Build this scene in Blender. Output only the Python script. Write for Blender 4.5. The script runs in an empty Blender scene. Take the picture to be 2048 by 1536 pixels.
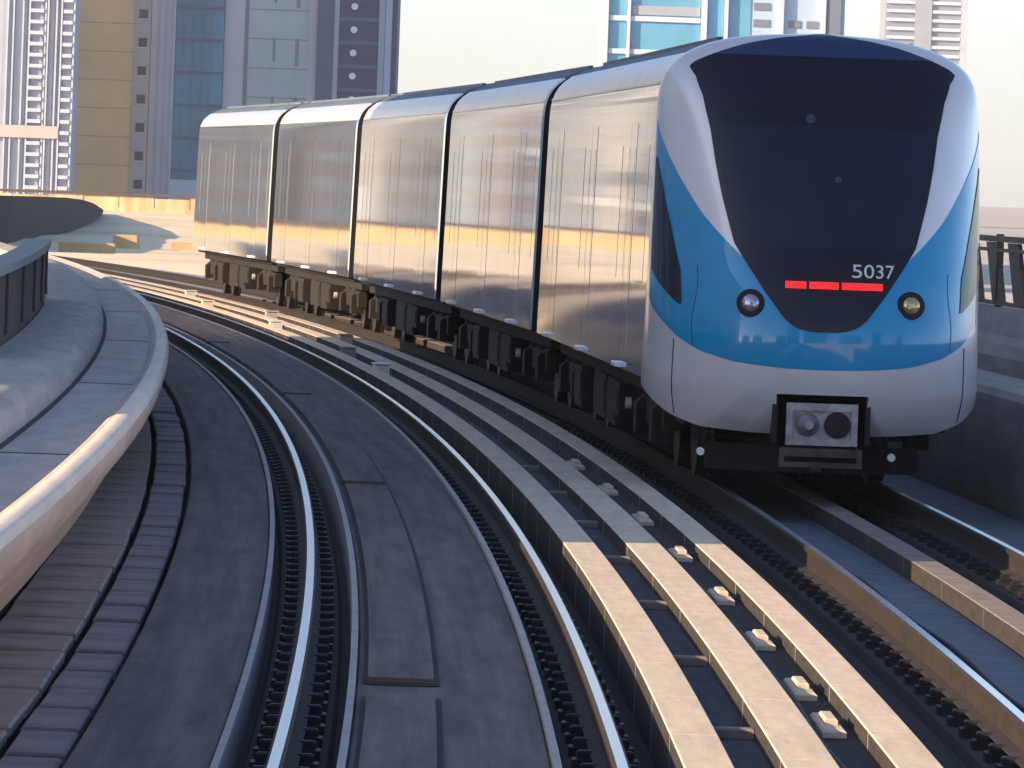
import bpy, bmesh, math, random
from mathutils import Vector, Matrix
random.seed(7)
sc = bpy.context.scene
PI = math.pi
R = math.radians

# ------------------------------------------------------------------ camera, sky, sun, exposure
CAM_H = 2.4106
cd = bpy.data.cameras.new('camera'); cam = bpy.data.objects.new('camera', cd)
sc.collection.objects.link(cam); sc.camera = cam
cd.sensor_width = 36.0
cd.lens = 14730 / 2048 * 36
cd.shift_x = -14.6 / 2048
cd.shift_y = -407.4 / 2048
cd.clip_start = 0.5; cd.clip_end = 30000
cam.location = (0, 0, CAM_H)
cam.matrix_world = Matrix.Translation((0, 0, CAM_H)) @ Matrix.Rotation(PI/2, 4, 'X') @ Matrix.Rotation(0.0358, 4, 'Z')

SUN_DIR = Vector((-0.905, -0.425, 0)).normalized()
SUN_EL = R(16.7)
to_sun = Vector((SUN_DIR.x*math.cos(SUN_EL), SUN_DIR.y*math.cos(SUN_EL), math.sin(SUN_EL)))
w = bpy.data.worlds.new('World'); sc.world = w; w.use_nodes = True
nt = w.node_tree; nt.nodes.clear()
sky = nt.nodes.new('ShaderNodeTexSky'); sky.sky_type = 'NISHITA'; sky.sun_disc = False
sky.sun_elevation = SUN_EL
sky.sun_rotation = math.atan2(SUN_DIR.x, SUN_DIR.y)
sky.air_density = 0.62; sky.dust_density = 0.6; sky.ozone_density = 1.0; sky.altitude = 0
bg = nt.nodes.new('ShaderNodeBackground'); bg.inputs['Strength'].default_value = 0.15
wo = nt.nodes.new('ShaderNodeOutputWorld')
nt.links.new(sky.outputs[0], bg.inputs[0]); nt.links.new(bg.outputs[0], wo.inputs[0])
sd = bpy.data.lights.new('sun', 'SUN'); sd.energy = 5.0; sd.angle = R(0.5); sd.color = (1.0, 0.76, 0.48)
so = bpy.data.objects.new('sun', sd); sc.collection.objects.link(so)
so.rotation_euler = to_sun.to_track_quat('Z', 'Y').to_euler()
sc.view_settings.view_transform = 'Standard'; sc.view_settings.look = 'None'
sc.view_settings.gamma = 1.0; sc.view_settings.exposure = 1.0; sc.view_settings.use_curve_mapping = False
sc.cycles.max_bounces = 8; sc.cycles.use_denoising = True

# ------------------------------------------------------------------ materials
def mat(name, col, rough=0.6, metal=0.0, var=0.12, scale=3.0, coord='Object', stretch=(1, 1, 1), bump=0.0, coat=0.0,
        col2=None, spec=0.5, emit=None, dirt=None, seams=None, ior=None, roughvar=0.0):
    m = bpy.data.materials.new(name); m.use_nodes = True
    n = m.node_tree.nodes; l = m.node_tree.links
    b = n['Principled BSDF']
    b.inputs['Roughness'].default_value = rough; b.inputs['Metallic'].default_value = metal
    b.inputs['Specular IOR Level'].default_value = spec
    b.inputs['Coat Weight'].default_value = coat; b.inputs['Coat Roughness'].default_value = 0.04
    if emit:
        b.inputs['Emission Color'].default_value = (*emit[0], 1); b.inputs['Emission Strength'].default_value = emit[1]
    tc = n.new('ShaderNodeTexCoord'); mp = n.new('ShaderNodeMapping'); mp.inputs['Scale'].default_value = stretch
    l.new(tc.outputs[coord], mp.inputs[0])
    nz = n.new('ShaderNodeTexNoise'); nz.inputs['Scale'].default_value = scale; nz.inputs['Detail'].default_value = 7
    nz.inputs['Roughness'].default_value = 0.62
    l.new(mp.outputs[0], nz.inputs['Vector'])
    rp = n.new('ShaderNodeValToRGB')
    c2 = col2 or tuple(min(1, c*(1+var*1.2)) for c in col)
    c1 = tuple(c*(1-var*1.6) for c in col)
    rp.color_ramp.elements[0].position = 0.32; rp.color_ramp.elements[1].position = 0.68
    rp.color_ramp.elements[0].color = (*c1, 1); rp.color_ramp.elements[1].color = (*c2, 1)
    l.new(nz.outputs['Fac'], rp.inputs[0])
    last = rp.outputs[0]
    if dirt:   # (colour, scale, amount, stretch)
        mp2 = n.new('ShaderNodeMapping'); mp2.inputs['Scale'].default_value = dirt[3]
        l.new(tc.outputs[coord], mp2.inputs[0])
        n2 = n.new('ShaderNodeTexNoise'); n2.inputs['Scale'].default_value = dirt[1]; n2.inputs['Detail'].default_value = 9
        n2.inputs['Roughness'].default_value = 0.7
        l.new(mp2.outputs[0], n2.inputs['Vector'])
        mr = n.new('ShaderNodeMapRange'); mr.inputs[1].default_value = 0.45; mr.inputs[2].default_value = 0.72
        mr.inputs[4].default_value = dirt[2]
        l.new(n2.outputs['Fac'], mr.inputs[0])
        mx = n.new('ShaderNodeMix'); mx.data_type = 'RGBA'
        l.new(mr.outputs[0], mx.inputs[0]); l.new(last, mx.inputs[6]); mx.inputs[7].default_value = (*dirt[0], 1)
        last = mx.outputs[2]
    if seams:  # (axis, period, width, colour)
        sp = n.new('ShaderNodeSeparateXYZ'); l.new(tc.outputs[coord], sp.inputs[0])
        for (ax, per, wd, sc_) in seams:
            md = n.new('ShaderNodeMath'); md.operation = 'WRAP'; md.inputs[1].default_value = 0; md.inputs[2].default_value = per
            l.new(sp.outputs[ax], md.inputs[0])
            lt = n.new('ShaderNodeMath'); lt.operation = 'LESS_THAN'; lt.inputs[1].default_value = wd
            l.new(md.outputs[0], lt.inputs[0])
            mx = n.new('ShaderNodeMix'); mx.data_type = 'RGBA'
            l.new(lt.outputs[0], mx.inputs[0]); l.new(last, mx.inputs[6]); mx.inputs[7].default_value = (*sc_, 1)
            last = mx.outputs[2]
    l.new(last, b.inputs['Base Color'])
    if roughvar:
        mr = n.new('ShaderNodeMapRange'); mr.inputs[3].default_value = max(0.02, rough-roughvar); mr.inputs[4].default_value = rough+roughvar
        l.new(nz.outputs['Fac'], mr.inputs[0]); l.new(mr.outputs[0], b.inputs['Roughness'])
    if bump:
        bp = n.new('ShaderNodeBump'); bp.inputs['Strength'].default_value = 1.0; bp.inputs['Distance'].default_value = bump
        l.new(nz.outputs['Fac'], bp.inputs['Height']); l.new(bp.outputs[0], b.inputs['Normal'])
    return m

M = {}
ALONG = (0.12, 5.0, 5.0)    # texture stretched along the track (UV: x = metres along, y = metres across)
M['conc_grey'] = mat('grey_concrete', (0.135, 0.106, 0.098), 0.85, var=0.3, scale=1.6, coord='UV', stretch=ALONG, bump=0.004,
                     dirt=((0.038, 0.033, 0.036), 1.8, 0.85, (0.35, 2.6, 1)))
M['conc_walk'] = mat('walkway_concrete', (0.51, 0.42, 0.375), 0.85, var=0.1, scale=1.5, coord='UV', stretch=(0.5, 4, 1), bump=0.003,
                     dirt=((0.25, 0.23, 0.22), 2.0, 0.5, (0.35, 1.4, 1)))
M['conc_kerb'] = mat('sun_tinted_kerb_concrete', (0.70, 0.52, 0.38), 0.8, var=0.12, scale=1.2, coord='UV', stretch=(0.25, 5, 1), bump=0.003,  # warm light on the kerb face, painted into the base colour
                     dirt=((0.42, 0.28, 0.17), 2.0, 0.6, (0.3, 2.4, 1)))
M['conc_rim'] = mat('sun_tinted_kerb_rim', (0.86, 0.71, 0.57), 0.7, var=0.08, scale=1.6, coord='UV', stretch=(0.5, 4, 1), bump=0.002)  # bright sunlit edge of the kerb, put into the colour
M['conc_ridge'] = mat('ridge_concrete', (0.50, 0.42, 0.37), 0.85, var=0.12, scale=1.3, coord='UV', stretch=(0.5, 4, 1), bump=0.003,
                      dirt=((0.24, 0.19, 0.16), 2.0, 0.5, (0.5, 2.4, 1)))
M['conc_pale'] = mat('pale_upstand_concrete', (0.68, 0.56, 0.42), 0.85, var=0.08, scale=2, coord='UV', stretch=(1.2, 6, 1), bump=0.003,
                     dirt=((0.46, 0.36, 0.26), 1.4, 0.7, (0.5, 5, 1)))
M['conc_lid'] = mat('duct_lid_concrete', (0.37, 0.30, 0.25), 0.85, var=0.28, scale=2.2, coord='Object', stretch=(1, 1, 1), bump=0.004,
                    dirt=((0.13, 0.11, 0.10), 2.5, 0.6, (1, 1, 1)))
M['conc_lid2'] = mat('mauve_duct_lid_concrete', (0.29, 0.235, 0.245), 0.85, var=0.28, scale=2.2, coord='Object', bump=0.004,
                     dirt=((0.12, 0.10, 0.11), 2.5, 0.6, (1, 1, 1)))
M['conc_dark'] = mat('dark_stain_and_shade_concrete', (0.038, 0.032, 0.032), 0.9, var=0.35, scale=6, coord='UV', stretch=(1, 4, 1), bump=0.012,
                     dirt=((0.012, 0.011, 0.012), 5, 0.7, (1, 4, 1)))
M['conc_side_dark'] = mat('dark_upstand_side', (0.035, 0.028, 0.026), 0.9, var=0.35, scale=5, coord='UV', stretch=(1, 3, 1), bump=0.008)  # side faces of the upstands, darker than their tops
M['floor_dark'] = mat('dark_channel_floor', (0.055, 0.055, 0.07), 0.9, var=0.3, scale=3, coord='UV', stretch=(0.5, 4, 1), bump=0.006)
M['floor_blue'] = mat('blue_grey_trackbed', (0.11, 0.14, 0.18), 0.7, var=0.25, scale=3, coord='UV', stretch=(3.0, 1.2, 1), bump=0.004,
                      dirt=((0.03, 0.035, 0.045), 2.5, 0.8, (4.0, 1, 1)))
M['beam_tan'] = mat('dusty_beam', (0.22, 0.18, 0.155), 0.8, var=0.25, scale=3, coord='UV', stretch=(3, 2, 1), bump=0.004)
M['wall_brown'] = mat('brown_panel', (0.16, 0.105, 0.075), 0.8, var=0.2, scale=1.2, coord='UV', stretch=(0.5, 1, 1),
                      dirt=((0.07, 0.045, 0.035), 2, 0.5, (1, 1, 1)))
M['coping'] = mat('pale_coping', (0.42, 0.38, 0.36), 0.8, var=0.1, scale=3, coord='UV')
M['flyover_shade'] = mat('shaded_flyover_concrete', (0.009, 0.009, 0.012), 0.9, var=0.25, scale=0.4)  # the slab's shade is put into its near-black colour
M['deck'] = mat('viaduct_concrete', (0.30, 0.28, 0.26), 0.85, var=0.12, scale=0.6, dirt=((0.16, 0.14, 0.12), 0.8, 0.5, (1, 1, 0.4)))
M['railtop'] = mat('polished_rail_head', (0.80, 0.79, 0.76), 0.22, 1.0, var=0.06, scale=4, coord='UV', stretch=(0.3, 20, 1), roughvar=0.06)
M['railside'] = mat('rusty_rail_web', (0.028, 0.02, 0.018), 0.8, 0.2, var=0.3, scale=8)
M['clip'] = mat('rail_clip_steel', (0.02, 0.02, 0.024), 0.6, 0.3, var=0.3, scale=20)
M['steel'] = mat('brushed_steel_body', (0.86, 0.855, 0.85), 0.045, 1.0, var=0.10, scale=2.5, coord='Object', stretch=(1, 1.1, 0.14), bump=0.00013, roughvar=0.02)
M['glass_side'] = mat('mirrored_side_glass', (0.80, 0.80, 0.81), 0.035, 0.97, var=0.14, scale=2.5, stretch=(1, 1.3, 0.12), bump=0.00013)
M['steel_pale'] = mat('satin_shoulder_panel', (0.86, 0.86, 0.86), 0.32, 0.7, var=0.05, scale=2, stretch=(1, 2, 1))
M['roof'] = mat('grey_roof', (0.13, 0.16, 0.20), 0.6, 0.2, var=0.2, scale=1.5)
M['black'] = mat('black_rubber', (0.012, 0.011, 0.012), 0.7, var=0.3, scale=8)
M['under'] = mat('dark_underframe', (0.016, 0.013, 0.012), 0.8, 0.1, var=0.45, scale=3.0, bump=0.01)
M['under2'] = mat('brown_equipment_box', (0.026, 0.019, 0.016), 0.75, 0.2, var=0.4, scale=4.0, bump=0.005)
M['wheel'] = mat('worn_wheel_steel', (0.10, 0.09, 0.085), 0.5, 0.8, var=0.3, scale=6)
M['silver'] = mat('silver_paint', (0.86, 0.80, 0.78), 0.26, 0.25, var=0.03, scale=1.5, coat=0.5)
M['blue'] = mat('bright_blue_paint', (0.0, 0.31, 0.60), 0.25, 0.0, var=0.05, scale=1.5, coat=0.9, spec=0.4)
M['screen'] = mat('tinted_windscreen', (0.013, 0.013, 0.022), 0.08, 0.0, var=0.1, scale=1.0, spec=0.35)
M['screen_blue'] = mat('bluish_inner_glass', (0.014, 0.018, 0.036), 0.1, var=0.1, spec=0.35)
M['navytop'] = mat('navy_screen_border', (0.012, 0.03, 0.10), 0.15, 0.0, var=0.1, scale=1.0, coat=0.6)
M['red'] = mat('red_marker_light', (0.8, 0.01, 0.01), 0.4, emit=((1.0, 0.012, 0.012), 0.75), var=0.05)
M['white'] = mat('white_lettering', (0.75, 0.77, 0.78), 0.5, var=0.04)
M['lens'] = mat('headlight_lens', (0.50, 0.46, 0.58), 0.12, 0.7, var=0.2, scale=14, coat=1)
M['lens_amber'] = mat('amber_headlight_lens', (0.62, 0.45, 0.20), 0.12, 0.7, var=0.2, scale=14, coat=1)
M['coupler'] = mat('coupler_cast_steel', (0.40, 0.40, 0.42), 0.45, 0.6, var=0.25, scale=9, bump=0.003)
M['glass_glint'] = mat('dull_glint_disc', (0.05, 0.055, 0.07), 0.6, var=0.3, scale=20)
M['sill'] = mat('bright_step_plate', (0.85, 0.86, 0.86), 0.35, 0.4, var=0.05)
M['fence'] = mat('bronze_fence_steel', (0.14, 0.10, 0.065), 0.6, 0.2, var=0.25, scale=3)
M['sand'] = mat('desert_sand', (0.84, 0.69, 0.46), 0.95, var=0.1, scale=0.06, coord='Object', stretch=(1, 1, 1), bump=0.02,
                dirt=((0.66, 0.50, 0.30), 0.12, 0.45, (1, 0.35, 1)))
M['ground'] = mat('dusty_ground', (0.50, 0.45, 0.38), 0.95, var=0.15, scale=0.02)
M['hoard'] = mat('ochre_hoarding', (0.64, 0.47, 0.27), 0.8, var=0.3, scale=0.5, stretch=(1, 1, 0.2))
M['hoardrail'] = mat('dark_top_rail', (0.10, 0.07, 0.06), 0.7, var=0.2)
M['ledge'] = mat('sandstone_block', (0.52, 0.38, 0.2), 0.9, var=0.15, scale=0.5)
def bm_(n, c, **k):
    M[n] = mat(n, c, k.pop('rough', 0.7), k.pop('metal', 0.0), var=k.pop('var', 0.06), scale=k.pop('scale', 0.12), **k)
bm_('lavender_wall', (0.40, 0.43, 0.54)); bm_('pale_slab', (0.52, 0.58, 0.68)); bm_('bluegrey_glass', (0.31, 0.35, 0.44), rough=0.35)
bm_('tan_stone', (0.76, 0.53, 0.29), var=0.09, seams=[(2, 3.47, 0.16, (0.50, 0.35, 0.20))]); bm_('mauve_strip', (0.47, 0.41, 0.39)); bm_('pale_strip', (0.60, 0.59, 0.64))
bm_('square_window', (0.02, 0.016, 0.02), rough=0.3); bm_('teal_glass', (0.015, 0.22, 0.34), rough=0.25, var=0.22, stretch=(1.5, 1, 0.4))
bm_('greygreen_wall', (0.48, 0.56, 0.56), var=0.07); bm_('slot_window', (0.24, 0.30, 0.31)); bm_('navy_glass', (0.03, 0.09, 0.19), rough=0.3, var=0.12)
bm_('slate_wall', (0.045, 0.07, 0.14), var=0.12); bm_('round_lamp_white', (0.85, 0.87, 0.92)); bm_('grey_strip', (0.36, 0.42, 0.50))
bm_('sky_glass', (0.11, 0.34, 0.52), rough=0.25, var=0.15); bm_('bluish_wall', (0.38, 0.50, 0.64)); bm_('louvre_grey', (0.33, 0.37, 0.43))
bm_('dark_window', (0.16, 0.19, 0.25), rough=0.3); bm_('beige_grey', (0.25, 0.27, 0.33)); bm_('band_white', (0.60, 0.66, 0.76))
bm_('pink_wall', (0.56, 0.47, 0.44)); bm_('cream_wall', (0.80, 0.75, 0.67)); bm_('greenish_wall', (0.38, 0.45, 0.40)); bm_('dusk_wall', (0.20, 0.21, 0.25))

# ------------------------------------------------------------------ mesh helpers
class MB:
    def __init__(s): s.v = []; s.f = []; s.m = []; s.uv = []
    def face(s, idx, mi=0, uv=None): s.f.append(tuple(idx)); s.m.append(mi); s.uv.append(uv)
    def box(s, x0, x1, y0, y1, z0, z1, mi=0, ch=0.0):
        b = len(s.v)
        if ch <= 0:
            s.v += [(x0,y0,z0),(x1,y0,z0),(x1,y1,z0),(x0,y1,z0),(x0,y0,z1),(x1,y0,z1),(x1,y1,z1),(x0,y1,z1)]
            for q in ((0,3,2,1),(4,5,6,7),(0,1,5,4),(1,2,6,5),(2,3,7,6),(3,0,4,7)): s.face([b+i for i in q], mi)
        else:   # box with chamfered top edges
            s.v += [(x0,y0,z0),(x1,y0,z0),(x1,y1,z0),(x0,y1,z0),(x0,y0,z1-ch),(x1,y0,z1-ch),(x1,y1,z1-ch),(x0,y1,z1-ch),
                    (x0+ch,y0+ch,z1),(x1-ch,y0+ch,z1),(x1-ch,y1-ch,z1),(x0+ch,y1-ch,z1)]
            for q in ((0,3,2,1),(8,9,10,11),(0,1,5,4),(1,2,6,5),(2,3,7,6),(3,0,4,7),(4,5,9,8),(5,6,10,9),(6,7,11,10),(7,4,8,11)): s.face([b+i for i in q], mi)
        return s
    def cyl(s, c, axis, r, L, n=20, mi=0, r2=None):
        """cylinder from c along unit axis for length L"""
        ax = Vector(axis).normalized(); u = ax.orthogonal().normalized(); v = ax.cross(u); c = Vector(c)
        r2 = r if r2 is None else r2; b = len(s.v)
        for k in range(n):
            a = 2*PI*k/n; d = u*math.cos(a)+v*math.sin(a)
            s.v.append(tuple(c+d*r)); s.v.append(tuple(c+ax*L+d*r2))
        for k in range(n):
            j = (k+1) % n; s.face((b+2*k, b+2*j, b+2*j+1, b+2*k+1), mi)
        s.face([b+2*k for k in range(n)][::-1], mi); s.face([b+2*k+1 for k in range(n)], mi)
        return s
    def tube(s, pts, r, n=8, mi=0):
        b = len(s.v); P = [Vector(p) for p in pts]
        for i, p in enumerate(P):
            t = (P[min(i+1, len(P)-1)]-P[max(i-1, 0)]).normalized(); u = t.orthogonal().normalized(); v = t.cross(u)
            for k in range(n): s.v.append(tuple(p+(u*math.cos(2*PI*k/n)+v*math.sin(2*PI*k/n))*r))
        for i in range(len(P)-1):
            for k in range(n):
                j = (k+1) % n; s.face((b+i*n+k, b+i*n+j, b+(i+1)*n+j, b+(i+1)*n+k), mi)
        s.face([b+k for k in range(n)][::-1], mi); s.face([b+(len(P)-1)*n+k for k in range(n)], mi)
        return s
    def build(s, name, mats, parent=None, loc=None, smooth=False, label=None, cat=None, group=None, kind=None, origin=None):
        me = bpy.data.meshes.new(name)
        V = s.v
        if origin is not None: V = [(a-origin[0], b-origin[1], c-origin[2]) for a, b, c in V]
        me.from_pydata(V, [], s.f); me.update()
        if not isinstance(mats, (list, tuple)): mats = [mats]
        for mm in mats: me.materials.append(mm)
        uvl = me.uv_layers.new(name='UVMap')
        for p, mi, uv in zip(me.polygons, s.m, s.uv):
            p.material_index = mi; p.use_smooth = smooth
            for k, li in enumerate(p.loop_indices):
                if uv: uvl.data[li].uv = uv[k]
                else:
                    co = me.vertices[me.loops[li].vertex_index].co; uvl.data[li].uv = (co.y, co.x+co.z)
        bm = bmesh.new(); bm.from_mesh(me); bmesh.ops.recalc_face_normals(bm, faces=bm.faces); bm.to_mesh(me); bm.free()
        if smooth:
            try: me.set_sharp_from_angle(angle=R(35))
            except Exception: pass
        o = bpy.data.objects.new(name, me); sc.collection.objects.link(o)
        if parent: o.parent = parent
        if origin is not None: o.location = origin
        if loc is not None: o.location = loc
        tag(o, label, cat, group, kind)
        return o
def tag(o, label=None, cat=None, group=None, kind=None):
    if label: o['label'] = label
    if cat: o['category'] = cat
    if group: o['group'] = group
    if kind: o['kind'] = kind
    return o
def empty(name, loc=(0,0,0), rz=0, label=None, cat=None, group=None, parent=None):
    o = bpy.data.objects.new(name, None); sc.collection.objects.link(o); o.location = loc; o.rotation_euler = (0,0,rz)
    o.empty_display_size = 0.5
    if parent: o.parent = parent
    return tag(o, label, cat, group)
def link_copy(o, parent=None, loc=None, rz=None):
    c = o.copy(); sc.collection.objects.link(c)
    if parent is not None: c.parent = parent
    if loc is not None: c.location = loc
    if rz is not None: c.rotation_euler = (0, 0, rz)
    return c
def copy_tree(o, parent=None, loc=None, rz=None):
    c = link_copy(o, parent, loc, rz)
    for ch in list(o.children): copy_tree(ch, c)
    return c

# ------------------------------------------------------------------ the curve both tracks follow
KAP, PHI, CX0, CZ0 = 1.0663e-3, -0.0003, -0.1473, 20.0
def heading(s): return PHI + KAP*s
def pos(s, d, h=0.0):
    a = heading(s)
    return (CX0-(math.cos(PHI)-math.cos(a))/KAP + d*math.cos(a), CZ0+(math.sin(a)-math.sin(PHI))/KAP + d*math.sin(a), h)
def frange(a, b, st):
    n = max(1, int(round((b-a)/st))); return [a+(b-a)*i/n for i in range(n+1)]
def sweep(prof, s0, s1, st=2.0, mi=None, off=None, mb=None, closed=True):
    """prof: closed list of (d, h); mi: material index per profile edge"""
    mb = mb or MB(); b = len(mb.v); n = len(prof); S = frange(s0, s1, st)
    for s in S:
        o = off(s) if off else 0.0
        for d, h in prof: mb.v.append(pos(s, d+o, h))
    cum = [0]
    for k in range(n):
        d0, h0 = prof[k]; d1, h1 = prof[(k+1) % n]; cum.append(cum[-1]+math.hypot(d1-d0, h1-h0))
    for i in range(len(S)-1):
        for k in range(n):
            if not closed and k == n-1: continue
            j = (k+1) % n
            mb.face((b+i*n+k, b+i*n+j, b+(i+1)*n+j, b+(i+1)*n+k), mi[k] if mi else 0,
                    ((S[i], cum[k]), (S[i], cum[k+1]), (S[i+1], cum[k+1]), (S[i+1], cum[k])))
    if closed:
        mb.face([b+k for k in range(n)][::-1]); mb.face([b+(len(S)-1)*n+k for k in range(n)])
    return mb
def rect(d0, d1, h0, h1, ch=0.0):
    if ch: return [(d0, h0), (d0, h1-ch), (d0+ch, h1), (d1-ch, h1), (d1, h1-ch), (d1, h0)]
    return [(d0, h0), (d0, h1), (d1, h1), (d1, h0)]
def loff(s): return 0.0038*max(0.0, min(s, 150))   # the left side structure closes in slowly on the track

SA, SB = -14, 210
ORD = ['first', 'second', 'third', 'fourth', 'fifth', 'sixth', 'seventh', 'eighth']
# ------------------------------------------------------------------ ground and terrain
g = MB(); g.box(-5000, 5000, -1500, 8000, -9.0, -8.0); g.build('ground', M['ground'], kind='structure')
def terrace():
    mb = MB(); nx, ny = 60, 50; x0, x1, y0, y1 = -420, 22, 205, 700; b = 0
    rnd = random.Random(3)
    for j in range(ny+1):
        for i in range(nx+1):
            x = x0+(x1-x0)*i/nx; y = y0+(y1-y0)*j/ny
            z = -1.35+0.07*math.sin(x*0.11+y*0.031)+0.05*math.sin(y*0.07-x*0.05)+0.06*rnd.uniform(-1, 1)
            if i in (0, nx) or j in (0, ny): z = -8.05
            mb.v.append((x, y, z))
    for j in range(ny):
        for i in range(nx):
            a = j*(nx+1)+i; mb.face((a, a+1, a+nx+2, a+nx+1))
    return mb.build('sand_terrain', M['sand'], smooth=True, kind='structure')
terrace()

# ------------------------------------------------------------------ viaduct deck and track beds
dk = sweep([(-3.9, -0.32), (-3.9, -0.9), (-2.2, -1.5), (-1.2, -2.9), (3.6, -2.9), (4.6, -1.5), (7.2, -0.9), (7.2, -0.32)], SA, SB, 4)
dk.build('viaduct_deck', M['deck'], kind='structure')
pr_ = MB()
i = 0
for s in (20, 55, 90, 125, 160, 195):
    x, y, _ = pos(s, 1.2); p = MB().cyl((x, y, -8.2), (0, 0, 1), 0.95, 5.32, 24)
    o = p.build('viaduct_pier', M['deck'], smooth=True, origin=(x, y, -8.0), label=ORD[(20, 55, 90, 125, 160, 195).index(s)]+' round concrete pier from the camera under the viaduct deck', cat='pier', group='piers under the viaduct')
def bed(name, prof, m, s0=SA, s1=SB, off=None, st=2.0, mi=None):
    return sweep(prof, s0, s1, st, mi, off).build(name, m, kind='structure')
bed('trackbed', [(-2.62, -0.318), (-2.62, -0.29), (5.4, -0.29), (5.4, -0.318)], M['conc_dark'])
# slabs either side of the near rails
bed('track_slab', rect(-1.60, -0.99, -0.29, -0.075, 0.012), M['conc_grey'])
bed('track_slab', rect(-0.43, 0.44, -0.29, -0.075, 0.012), M['conc_grey'])
bed('slab_edge_strip', rect(-0.988, -0.955, -0.29, -0.055), M['coping'])
bed('slab_edge_strip', rect(-0.468, -0.432, -0.29, -0.055), M['coping'])
bed('slab_edge_strip', rect(0.442, 0.478, -0.29, -0.05), M['coping'])
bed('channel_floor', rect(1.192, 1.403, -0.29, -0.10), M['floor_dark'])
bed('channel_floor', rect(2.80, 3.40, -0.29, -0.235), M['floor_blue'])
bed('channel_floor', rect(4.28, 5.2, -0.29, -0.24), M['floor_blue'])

# raised rounded panels on the centre slab
def rounded(x0, x1, y0, y1, r, z0, z1, n=8):
    mb = MB(); pts = []
    for cx, cy, a0 in ((x1-r, y1-r, 0), (x0+r, y1-r, 90), (x0+r, y0+r, 180), (x1-r, y0+r, 270)):
        for k in range(n+1):
            a = R(a0+90*k/n); pts.append((cx+r*math.cos(a), cy+r*math.sin(a)))
    return pts
def panel_on_curve(s0, s1, d0, d1, r, h0, h1, name, m, **kw):
    mb = MB(); pts = []
    S = frange(s0+r, s1-r, 1.5)
    for k in range(9):
        a = R(180+90*k/8*1.0); pts.append((s0+r+r*math.cos(a), d0+r+r*math.sin(a)))
    for s in S[1:-1]: pts.append((s, d0))
    for k in range(9):
        a = R(270+90*k/8); pts.append((s1-r+r*math.cos(a), d0+r+r*math.sin(a)))
    for k in range(9):
        a = R(0+90*k/8); pts.append((s1-r+r*math.cos(a), d1-r+r*math.sin(a)))
    for s in S[1:-1][::-1]: pts.append((s, d1))
    for k in range(9):
        a = R(90+90*k/8); pts.append((s0+r+r*math.cos(a), d1-r+r*math.sin(a)))
    n = len(pts)
    for s, d in pts: mb.v.append(pos(s, d, h0))
    for s, d in pts: mb.v.append(pos(s, d, h1))
    mb.face(list(range(n, 2*n)), 0, [(s, d) for s, d in pts])
    for k in range(n):
        j = (k+1) % n; mb.face((k, j, n+j, n+k), 0, [(pts[k][0], 0), (pts[j][0], 0), (pts[j][0], .05), (pts[k][0], .05)])
    return mb.build(name, m, origin=pos((s0+s1)/2, (d0+d1)/2, h0), **kw)
for k, s0 in enumerate((-7.5, 16.0, 39.0, 62.0, 85.0)):
    bk = panel_on_curve(s0-0.10, s0+22.6, -0.40, -0.02, 0.07, -0.075, -0.068, 'recess_seal', M['conc_dark'], kind='structure')
    panel_on_curve(s0, s0+22.4, -0.375, -0.05, 0.06, -0.066, -0.040, 'slab_panel', M['conc_grey'],
                   label=ORD[k]+' long raised rounded panel from the camera, lying between the near rails', cat='slab panel', group='raised panels between the near rails')

# ------------------------------------------------------------------ rails with fasteners
rail_prof = [(-0.07, -0.172), (-0.07, -0.160), (-0.012, -0.145), (-0.012, -0.045), (-0.034, -0.036), (-0.036, -0.010), (-0.023, 0.0),
             (0.023, 0.0), (0.036, -0.010), (0.034, -0.036), (0.012, -0.045), (0.012, -0.145), (0.07, -0.160), (0.07, -0.172)]
rail_mi = [1, 1, 1, 1, 1, 1, 0, 1, 1, 1, 1, 1, 1, 1]
fast = MB(); fast.box(-0.15, 0.15, -0.09, 0.09, -0.235, -0.190, 0)
for sx in (-1, 1): fast.box(min(sx*.05, sx*.13), max(sx*.05, sx*.13), -0.035, 0.035, -0.186, -0.150, 0, 0.010)
fast_me = None
def rail(d, label, f0, f1, step=0.75):
    global fast_me
    x, y, _ = pos(SA, d)
    root = empty('rail', (x, y, -0.172), heading(SA), label, 'rail')
    inv = Matrix.Translation((x, y, -0.172)) @ Matrix.Rotation(heading(SA), 4, 'Z'); inv = inv.inverted()
    mb = sweep([(d+a, b) for a, b in rail_prof], SA, SB, 1.0, rail_mi)
    mb.v = [tuple(inv @ Vector(v)) for v in mb.v]
    mb.build('rail_bar', [M['railtop'], M['railside']], root)
    pl = sweep([(d-0.20, -0.288), (d-0.18, -0.235), (d+0.18, -0.235), (d+0.20, -0.288)], SA, SB, 2.0)
    pl.v = [tuple(inv @ Vector(v)) for v in pl.v]
    pl.build('plinth', M['conc_dark'], root)
    n = 0; s = f0
    while s < f1 and n < 98:
        p = inv @ Vector(pos(s, d, 0))
        rz = heading(s)-heading(SA)
        if fast_me is None:
            o = fast.build('fastener', M['clip'], root); fast_me = o
            o.location = (p.x, p.y, p.z); o.rotation_euler = (0, 0, rz)
        else: link_copy(fast_me, root, (p.x, p.y, p.z), rz)
        s += step; n += 1
rail(-0.7175, 'shiny curved rail nearest the left walkway, left rail of the empty track', 8, 60)
rail(0.7175, 'shiny curved rail of the empty track beside the narrow concrete strip', 8, 60)
rail(2.68, 'dull rail in shade under the left wheels of the metro train', 10, 60)
rail(4.12, 'dull rail in shade under the right wheels of the metro train', 18, 60)

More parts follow.
